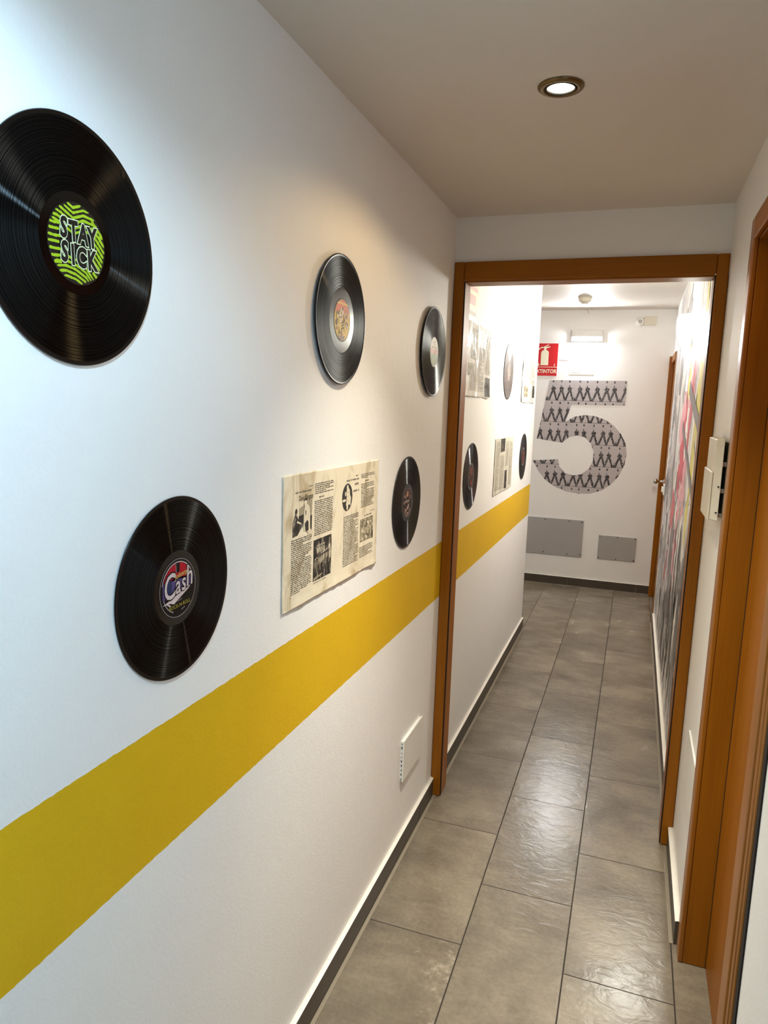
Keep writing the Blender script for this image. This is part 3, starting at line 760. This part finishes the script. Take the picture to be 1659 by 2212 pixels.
def blotches(m, n, mts, cnt, seed, r=0.042, smin=0.003, smax=0.011):
    rn = random.Random(seed)
    for i in range(cnt):
        a = rn.uniform(0, 2 * PI); q = r * math.sqrt(rn.random()); sz = rn.uniform(smin, smax)
        sz = min(sz, RLAB - 0.002 - q) if q > RLAB - 0.002 - sz else sz
        if sz < 0.0015: continue
        k = 9; pts = [(q * math.cos(a) + sz * rn.uniform(0.5, 1) * math.cos(t_), q * math.sin(a) + sz * rn.uniform(0.5, 1) * math.sin(t_)) for t_ in [2 * PI * j / k for j in range(k)]]
        m.poly(pts, n + 0.0003 + 0.000003 * i, rn.choice(mts))


def art_yellow(m, n):
    m.ell(0, 0, RLAB, RLAB, n, 'lblack', 64); m.ell(0, 0, 0.0475, 0.0475, n + 0.0002, 'lyellow', 64)
    A = [(0.0465 * math.cos(a), 0.0465 * math.sin(a)) for a in [0.42 + (PI - 0.75) * i / 20 for i in range(21)]]
    m.poly(A, n + 0.0004, 'lcoral'); m.poly([(-0.034, 0.036), (0.034, 0.036), (0.026, 0.0405), (-0.026, 0.0405)], n + 0.0006, 'lyellow')
    e = n + 0.0004
    blotches(m, e, ['lolive', 'lbrown', 'lwhite', 'lyellow', 'ltan'], 42, 3, 0.036, 0.003, 0.009)
    e += 0.0002
    m.ell(-0.013, 0.009, 0.012, 0.014, e, 'lolive', 20); m.ell(-0.013, 0.004, 0.009, 0.012, e + 0.0002, 'lwhite', 20)
    m.poly([(0.000, 0.020), (0.026, 0.016), (0.042, 0.006), (0.042, 0.001), (0.018, 0.008)], e, 'lyellow')
    m.ell(-0.016, 0.006, 0.003, 0.002, e + 0.0004, 'lblack', 8); m.ell(-0.008, 0.006, 0.003, 0.002, e + 0.0004, 'lblack', 8)
    for v in (-0.006, -0.012, -0.018): m.poly([(-0.004, v), (0.012, v + 0.004), (0.012, v + 0.001), (-0.004, v - 0.003)], e, 'lblack')
    m.poly([(-0.024, -0.036), (0.018, -0.036), (0.010, -0.046), (-0.012, -0.046)], e, 'lgrey')


def art_pastel(m, n):
    m.ell(0, 0, RLAB, RLAB, n, 'lwhite', 64); e = n + 0.0003
    A = [(0.045 * math.cos(a), 0.045 * math.sin(a)) for a in [PI + 0.15 + (PI - 0.3) * i / 20 for i in range(21)]]
    m.poly(A, e, 'lsage'); m.poly([(-0.044, -0.006), (0.044, -0.006), (0.045, 0.010), (-0.045, 0.010)], e, 'lpink')
    m.poly([(0.002, -0.004), (0.020, 0.013), (0.026, 0.012), (0.010, -0.006)], e + 0.0003, 'lrust')
    for u, v, a in ((-0.012, 0.030, 4), (0.004, 0.034, 5), (-0.004, 0.024, 3), (0.010, 0.026, 3)): m.ell(u, v, 0.0009 * a, 0.0007 * a, e, 'lolive', 10)
    m.poly([(-0.03, 0.014), (0.03, 0.014), (0.028, 0.018), (-0.028, 0.018)], e, 'ltan')
    m.ring(0, 0, 0.0455, 0.047, e, 'lgrey', 50, PI + 0.4, 2 * PI - 0.4)


def art_portrait(m, n):
    m.ell(0, 0, RLAB, RLAB, n, 'ldark', 64); m.ring(0, 0, 0.046, 0.0475, n + 0.0003, 'lgrey', 64)
    blotches(m, n, ['ldark', 'lbrown', 'ltan', 'lblack', 'lgrey', 'lblack'], 60, 21, 0.038, 0.003, 0.009)
    e = n + 0.0006
    m.ell(-0.002, 0.026, 0.012, 0.013, e, 'ltan', 20); m.ell(0.008, 0.030, 0.008, 0.011, e + 0.0003, 'lbrown', 16); m.poly([(-0.012, 0.020), (0.008, 0.020), (0.010, 0.012), (-0.012, 0.012)], e + 0.0004, 'lblack')
    for k in range(6): m.poly([(-0.026 + 0.008 * k, 0.0), (-0.021 + 0.008 * k, 0.002), (-0.022 + 0.008 * k, 0.010), (-0.027 + 0.008 * k, 0.008)], e, 'lgrey' if k % 2 else 'lcream')
    m.poly([(-0.006, -0.024), (0.010, -0.020), (0.018, -0.004), (0.004, -0.010)], e, 'lcream')
    for k in range(3): m.ring(0, -0.004, 0.028 + 0.005 * k, 0.030 + 0.005 * k, e, 'lgrey', 20, PI + 0.7, 2 * PI - 0.7)


def art_red(seed):
    def f(m, n):
        m.ell(0, 0, RLAB, RLAB, n, 'ldark', 48); blotches(m, n, ['lrust', 'lred', 'lrust', 'ldark', 'lbrown'], 46, seed, 0.04, 0.003, 0.010)
    return f


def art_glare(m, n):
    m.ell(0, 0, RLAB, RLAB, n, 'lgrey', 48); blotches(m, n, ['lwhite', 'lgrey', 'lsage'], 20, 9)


RECS = [(0.759, 1.7915, 'largest black record in view, lime green zebra label reading STAY SICK', art_zebra, dict(chip=(0.0895, 0.1105))),
        (0.9636, 1.296, 'black record with red and violet label reading Cash, left above the yellow band', art_cash, {}),
        (1.6124, 1.799, 'shiny record with silvery ring and yellow coral picture label', art_yellow, dict(off=0.007, bead=True, rdead=0.0745, face='vinyl_b')),
        (2.4263, 1.789, 'raised dull record with pastel pink and green label by the door frame', art_pastel, dict(off=0.010, bead=True, dead='vinyl', rdead=0.052)),
        (2.2112, 1.290, 'glossy black record with brown picture label between newspaper and door frame', art_portrait, {}),
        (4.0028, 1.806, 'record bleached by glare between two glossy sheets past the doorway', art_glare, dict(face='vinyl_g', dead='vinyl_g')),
        (3.1655, 1.297, 'black record with red label just past the left door jamb', art_red(4), {}),
        (4.7398, 1.298, 'farthest black record with red label near the wall corner', art_red(8), {})]
for y, z, lb, art, kw in RECS: record(y, z, lb, art, **kw)

# ------------------------------------------------------------------ newspaper sheets


def paper_mat(name, lo, hi, rough):
    t = NT(name); p, x = t.pos()
    f = t.noise(p, 10, 6, 0.62, (1, 1, 0.6), 0.9)  # darker blotches put some wrinkle shading into the tone
    t.set(col=t.ramp(f, [(0.34, lin(lo)), (0.5, lin(hi))]), rough=rough, spec=0.4 if rough > 0.3 else 1.0, nrm=t.bump(t.noise(p, 45, 3), 0.12, 0.003))
    return t.m


M['paper'] = paper_mat('aged_newsprint', (190, 170, 136), (234, 222, 198), 0.5)
M['gloss'] = paper_mat('glossy_sheet', (222, 220, 210), (240, 238, 232), 0.14)  # base colour lightened to carry the lamp's glare
M['gloss2'] = paper_mat('satin_sheet', (186, 182, 164), (214, 210, 194), 0.35)
t = NT('halftone_dark'); p, x = t.pos()
t.set(col=t.ramp(t.noise(p, 75, 4, 0.7, (1, 1, 0.5)), [(0.42, lin((34, 31, 30))), (0.56, lin((70, 65, 60))), (0.70, lin((170, 160, 144)))]), rough=0.55, spec=0.3); M['half_d'] = t.m
t = NT('halftone_mid'); p, x = t.pos()
t.set(col=t.ramp(t.noise(p, 60, 4, 0.75), [(0.36, lin((84, 76, 62))), (0.5, lin((150, 138, 114))), (0.64, lin((206, 194, 166)))]), rough=0.6, spec=0.3); M['half_m'] = t.m
M['p_lt'] = pm('print_light', (222, 210, 186), 0.6); M['p_md'] = pm('print_mid', (160, 148, 126), 0.6); M['p_dk'] = pm('print_dark', (44, 40, 37), 0.6)


class Sheet:
    def __init__(s, y0, y1, z0, z1, label, seed, pap='paper', amp=0.0012, fold=0.481, streaky=0.0, ragged=0.004):
        s.w, s.h = y1 - y0, z1 - z0; s.amp, s.seed, s.fold, s.st = amp, seed, fold, streaky
        s.root = empty('newspaper_sheet', (0, y0, z1), label, 'newspaper sheet', 'printed sheets on the left wall')
        m = MB(LEFT); NU, NV = 150, 84; vs = []; fs = []
        for j in range(NV + 1):
            for i in range(NU + 1):
                u, v = i / NU, j / NV; vv = v
                if j == NV: vv += ragged / s.h * noise.noise(Vector((u * 6, seed, 0.5))) * 1.6 + ragged / s.h * 0.7 * noise.noise(Vector((u * 25, seed, 1.5)))
                if j == 0: vv += 0.4 * ragged / s.h * noise.noise(Vector((u * 9, seed, 7.5)))
                uu_ = u + (0.3 * ragged / s.w * noise.noise(Vector((v * 9, seed, 2.5))) if i in (0, NU) else 0)
                vs.append((uu_ * s.w, -vv * s.h, s.d(u, v)))
        for j in range(NV):
            for i in range(NU): q = j * (NU + 1) + i; fs.append((q + NU + 1, q + NU + 2, q + 1, q))
        m.add(vs, fs, pap); o = m.build('sheet', s.root, True)
        so = o.modifiers.new('thickness', 'SOLIDIFY'); so.thickness = 0.0004; so.offset = -1
        s.top = 0.0004

    def d(s, u, v):
        a = s.amp; q = 0.0016 + a * (1 + noise.noise(Vector((u * 7, v * 4, s.seed)))) + 0.5 * a * noise.noise(Vector((u * 19, v * 9, s.seed + 3)))
        q += a * 1.3 * math.exp(-((u - s.fold) / 0.02) ** 2)
        q += a * 2.0 * math.exp(-((u - 0.955) / 0.02) ** 2) * min(1, max(0, v - 0.45) * 3)
        q += a * 1.6 * max(0, v - 0.93) / 0.07 * (0.6 + 0.6 * noise.noise(Vector((u * 9, 2, s.seed))))
        if s.st: q += s.st * (abs(noise.noise(Vector((u * 11 + 1.5 * noise.noise(Vector((u * 4, v * 3, s.seed))), v * 1.6, s.seed + 9)))))
        return q

    def mb(s):
        return MB(LEFT)

    def pt(s, u, v, e=0.0003):
        return (u * s.w, -v * s.h, s.d(min(1, max(0, u)), min(1, max(0, v))) + e)

    def grid(s, m, u0, u1, v0, v1, mt, e=0.0003, n=14, skew=0.0):
        vs = []; fs = []
        for j in range(n + 1):
            for i in range(n + 1):
                u = u0 + (u1 - u0) * i / n; vs.append(s.pt(u, v0 + (v1 - v0) * j / n + skew * i / n, e))
        for j in range(n):
            for i in range(n): q = j * (n + 1) + i; fs.append((q, q + 1, q + n + 2, q + n + 1))
        m.add(vs, fs, mt)

    def poly(s, m, pts, mt, e):
        c = (sum(q[0] for q in pts) / len(pts), sum(q[1] for q in pts) / len(pts))
        vs = [s.pt(*c, e)] + [s.pt(u, v, e) for u, v in pts]; k = len(pts)
        m.add(vs, [(0, 1 + i, 1 + (i + 1) % k) for i in range(k)], mt)

    def ell(s, m, u, v, ru, rv, mt, e, k=14):
        s.poly(m, [(u + ru * math.cos(2 * PI * i / k), v + rv * math.sin(2 * PI * i / k)) for i in range(k)], mt, e)

    def column(s, u0, u1, v0, v1, rn, mt='ink', pitch=0.0148, para=0.12, lett=1.0):
        m = s.mb(); v = v0
        while v < v1 - pitch * 0.5:
            u = u0; end = u1 if rn.random() > para else u0 + (u1 - u0) * rn.uniform(0.3, 0.85)
            while u < end - 0.006:
                for _ in range(rn.randint(2, 8)):          # letters of one word
                    lw = rn.uniform(0.0014, 0.0027) * lett; r_ = rn.random(); up_ = 0.0026 * lett if r_ < 0.3 else 0.0; dn = 0.0022 * lett if r_ > 0.88 else 0.0
                    if u + lw > end: break
                    a = s.pt(u, v); y0_, y1_ = a[1] + up_ * s.h, a[1] - (0.0062 * lett + dn) * s.h
                    m.add([(a[0], y0_, a[2]), (a[0], y1_, a[2]), (a[0] + lw * s.w, y1_, a[2]), (a[0] + lw * s.w, y0_, a[2])], [(0, 1, 2, 3)], mt)
                    u += lw + 0.0008 * lett
                u += 0.0034 * lett
            v += pitch
        return m.build('text_column', s.root)

    def head(s, body, u, v, size, mt='ink', wide=1.0, bold=0.0):
        m = s.mb(); vs, fs = glyphs(body, bold, 0.0, 'CENTER')
        m.add([s.pt(u + x * wide * size / s.w, v - y * size / s.h, 0.0007) for x, y in vs], fs, mt); return m.build('headline', s.root)


# the large two-page sheet on the near wall
S = Sheet(1.333, 1.921, 1.147, 1.449, 'large wrinkled cream double page with photos and text above the yellow band', 4.2)
rn = random.Random(42)
S.column(0.068, 0.248, 0.482, 0.89, rn); S.column(0.270, 0.450, 0.102, 0.190, rn); S.column(0.270, 0.450, 0.236, 0.515, rn)
S.column(0.572, 0.750, 0.442, 0.885, rn); S.column(0.772, 0.945, 0.108, 0.150, rn); S.column(0.774, 0.946, 0.195, 0.415, rn); S.column(0.770, 0.942, 0.775, 0.872, rn)
S.column(0.27, 0.40, 0.884, 0.898, rn, 'ink2'); S.column(0.215, 0.250, 0.106, 0.118, rn); S.column(0.70, 0.73, 0.106, 0.116, rn); S.column(0.900, 0.955, 0.462, 0.474, rn, 'ink2'); S.column(0.06, 0.066, 0.90, 0.91, rn)
S.head('Duke Ellington', 0.190, 0.186, 0.0165, 'ink', 0.76)
for u0, u1, v0, lt, mt in ((0.097, 0.243, 0.134, 1.7, 'ink2'), (0.592, 0.743, 0.132, 1.9, 'ink2'), (0.690, 0.742, 0.172, 2.5, 'ink2'), (0.674, 0.748, 0.232, 2.4, 'ink2'),
                           (0.310, 0.365, 0.209, 1.1, 'ink'), (0.825, 0.880, 0.170, 1.1, 'ink'), (0.822, 0.922, 0.490, 1.4, 'ink2')):   # small headings, too small to read
    S.column(u0, u1, v0, v0 + 0.009, rn, mt, para=0.0, lett=lt)
# picture: seated pianist and a standing figure in white
m = S.mb(); e = 0.0003
S.poly(m, [(0.130, 0.262), (0.165, 0.245), (0.185, 0.20), (0.248, 0.196), (0.245, 0.335), (0.20, 0.34), (0.13, 0.33)], 'p_md', e)
S.poly(m, [(0.078, 0.46), (0.074, 0.35), (0.095, 0.31), (0.118, 0.33), (0.14, 0.34), (0.165, 0.335), (0.165, 0.40), (0.140, 0.425), (0.12, 0.455)], 'half_d', e + 0.00018)
S.ell(m, 0.103, 0.278, 0.010, 0.024, 'p_dk', e + 0.00035); S.poly(m, [(0.082, 0.34), (0.093, 0.30), (0.112, 0.302), (0.122, 0.35), (0.112, 0.40), (0.084, 0.41)], 'half_d', e + 0.00035)
S.ell(m, 0.110, 0.300, 0.006, 0.014, 'p_lt', e + 0.00053); S.poly(m, [(0.112, 0.345), (0.150, 0.372), (0.148, 0.382), (0.110, 0.36)], 'p_lt', e + 0.00053)
S.poly(m, [(0.127, 0.315), (0.168, 0.31), (0.168, 0.38), (0.130, 0.378)], 'p_dk', e + 0.00026)
S.poly(m, [(0.170, 0.30), (0.180, 0.25), (0.205, 0.24), (0.222, 0.27), (0.228, 0.33), (0.228, 0.46), (0.212, 0.47), (0.19, 0.44), (0.170, 0.435)], 'p_lt', e + 0.00070)
S.ell(m, 0.185, 0.222, 0.013, 0.030, 'p_lt', e + 0.00079); S.poly(m, [(0.171, 0.215), (0.174, 0.196), (0.186, 0.190), (0.197, 0.198), (0.200, 0.218), (0.194, 0.212), (0.186, 0.206), (0.178, 0.208)], 'half_d', e + 0.00088)
S.poly(m, [(0.178, 0.385), (0.20, 0.36), (0.212, 0.38), (0.212, 0.44), (0.196, 0.448), (0.182, 0.43)], 'p_dk', e + 0.00088); S.poly(m, [(0.183, 0.29), (0.192, 0.285), (0.190, 0.32), (0.185, 0.325)], 'p_dk', e + 0.00088)
S.poly(m, [(0.229, 0.335), (0.246, 0.335), (0.242, 0.45), (0.232, 0.43)], 'half_d', e + 0.00035)
m.build('printed_photo', S.root)
# picture: dark stage with rows of players
m = S.mb(); S.grid(m, 0.265, 0.443, 0.542, 0.870, 'half_d', e)
for k in range(6): S.ell(m, 0.300 + 0.014 * k, 0.632, 0.0035, 0.028, 'p_lt', e + 0.00026, 8); S.ell(m, 0.300 + 0.014 * k, 0.594, 0.0032, 0.008, 'p_lt', e + 0.00026, 8)
S.poly(m, [(0.285, 0.672), (0.36, 0.668), (0.44, 0.662), (0.44, 0.672), (0.285, 0.684)], 'p_dk', e + 0.00035)
for k in range(10):
    uu0 = 0.282 + 0.0155 * k; vv0 = 0.735 - 0.006 * k + rn.uniform(-0.008, 0.008); S.ell(m, uu0, vv0, 0.0045, 0.032, rn.choice(['p_lt', 'p_md']), e + 0.00026, 8); S.ell(m, uu0, vv0 - 0.044, 0.0038, 0.010, 'p_lt', e + 0.00026, 8)
    if k % 2: S.poly(m, [(uu0 - 0.004, vv0 + 0.03), (uu0 + 0.001, vv0 + 0.03), (uu0 + 0.002, vv0 + 0.075), (uu0 - 0.003, vv0 + 0.075)], 'p_md', e + 0.00026)
S.poly(m, [(0.418, 0.56), (0.424, 0.56), (0.424, 0.64), (0.418, 0.64)], 'p_md', e + 0.00026); S.ell(m, 0.420, 0.63, 0.010, 0.018, 'p_lt', e + 0.00035); S.ell(m, 0.430, 0.69, 0.006, 0.05, 'p_lt', e + 0.00026); S.poly(m, [(0.27, 0.842), (0.35, 0.83), (0.35, 0.84), (0.27, 0.868)], 'p_md', e + 0.00026)
m.build('printed_photo', S.root)
# oval picture
m = S.mb(); S.ell(m, 0.605, 0.278, 0.057, 0.118, 'p_dk', e, 32)
S.ell(m, 0.612, 0.245, 0.020, 0.046, 'p_lt', e + 0.00026); S.ell(m, 0.618, 0.300, 0.026, 0.046, 'p_lt', e + 0.00035); S.ell(m, 0.606, 0.195, 0.010, 0.024, 'p_lt', e + 0.00026)
for u, v, a, c in ((0.570, 0.300, 0.020, 0.012), (0.582, 0.245, 0.006, 0.02), (0.606, 0.36, 0.010, 0.030), (0.636, 0.335, 0.006, 0.020), (0.598, 0.335, 0.008, 0.014)): S.ell(m, u, v, a, c, 'p_lt', e + 0.00026)
for u, v in ((0.608, 0.235), (0.617, 0.238), (0.612, 0.27), (0.60, 0.30), (0.62, 0.31)): S.ell(m, u, v, 0.003, 0.007, 'p_md', e + 0.00053, 8)
m.build('printed_photo', S.root)
# pale engraving
m = S.mb(); S.grid(m, 0.772, 0.942, 0.518, 0.728, 'half_m', e, 12)
for k in range(14): S.ell(m, rn.uniform(0.785, 0.93), rn.uniform(0.54, 0.71), rn.uniform(0.004, 0.012), rn.uniform(0.006, 0.018), rn.choice(['p_lt', 'p_md', 'p_lt']), e + 0.00026, 9)
S.poly(m, [(0.93, 0.66), (0.942, 0.65), (0.942, 0.728), (0.93, 0.735)], 'p_dk', e + 0.00035); m.build('printed_photo', S.root)

# three sheets past the doorway
S = Sheet(2.885, 3.478, 1.652, 1.963, 'glossy creased sheet high on the left wall right after the door jamb', 9.1, 'gloss', 0.0016, 0.5, 0.006)
S.column(0.24, 0.46, 0.55, 0.92, rn, 'ink2'); S.column(0.52, 0.74, 0.3, 0.92, rn, 'ink2'); S.column(0.78, 0.95, 0.1, 0.66, rn, 'ink2'); S.column(0.24, 0.46, 0.08, 0.5, rn, 'ink2')
m = S.mb(); S.grid(m, 0.79, 0.965, 0.70, 0.985, 'half_d', 0.0003); m.build('printed_photo', S.root)
m = S.mb(); S.grid(m, 0.18, 0.26, 0.55, 0.72, 'half_m', 0.0003); m.build('printed_photo', S.root)
S = Sheet(4.498, 5.075, 1.648, 1.955, 'glossy sheet bleached by the lamp beside the wall corner', 5.7, 'gloss', 0.0016, 0.5, 0.006)
S.column(0.08, 0.46, 0.1, 0.5, rn, 'ink2'); S.column(0.55, 0.92, 0.1, 0.6, rn, 'ink2')
m = S.mb(); S.grid(m, 0.14, 0.40, 0.66, 0.88, 'half_m', 0.0003); m.build('printed_photo', S.root)
m = S.mb(); S.grid(m, 0.78, 0.95, 0.62, 0.88, 'half_d', 0.0003); m.build('printed_photo', S.root)
S = Sheet(3.728, 4.308, 1.142, 1.446, 'faded sheet with two dark pictures between two red label records', 2.3, 'gloss2', 0.0014)
S.column(0.05, 0.24, 0.06, 0.94, rn, 'ink2'); S.column(0.28, 0.50, 0.32, 0.94, rn, 'ink2'); S.column(0.56, 0.74, 0.08, 0.55, rn, 'ink2'); S.column(0.78, 0.95, 0.1, 0.94, rn, 'ink2')
m = S.mb(); S.grid(m, 0.265, 0.50, 0.015, 0.255, 'half_d', 0.0003); m.build('printed_photo', S.root)
m = S.mb(); S.grid(m, 0.555, 0.69, 0.62, 0.965, 'half_d', 0.0003); m.build('printed_photo', S.root)
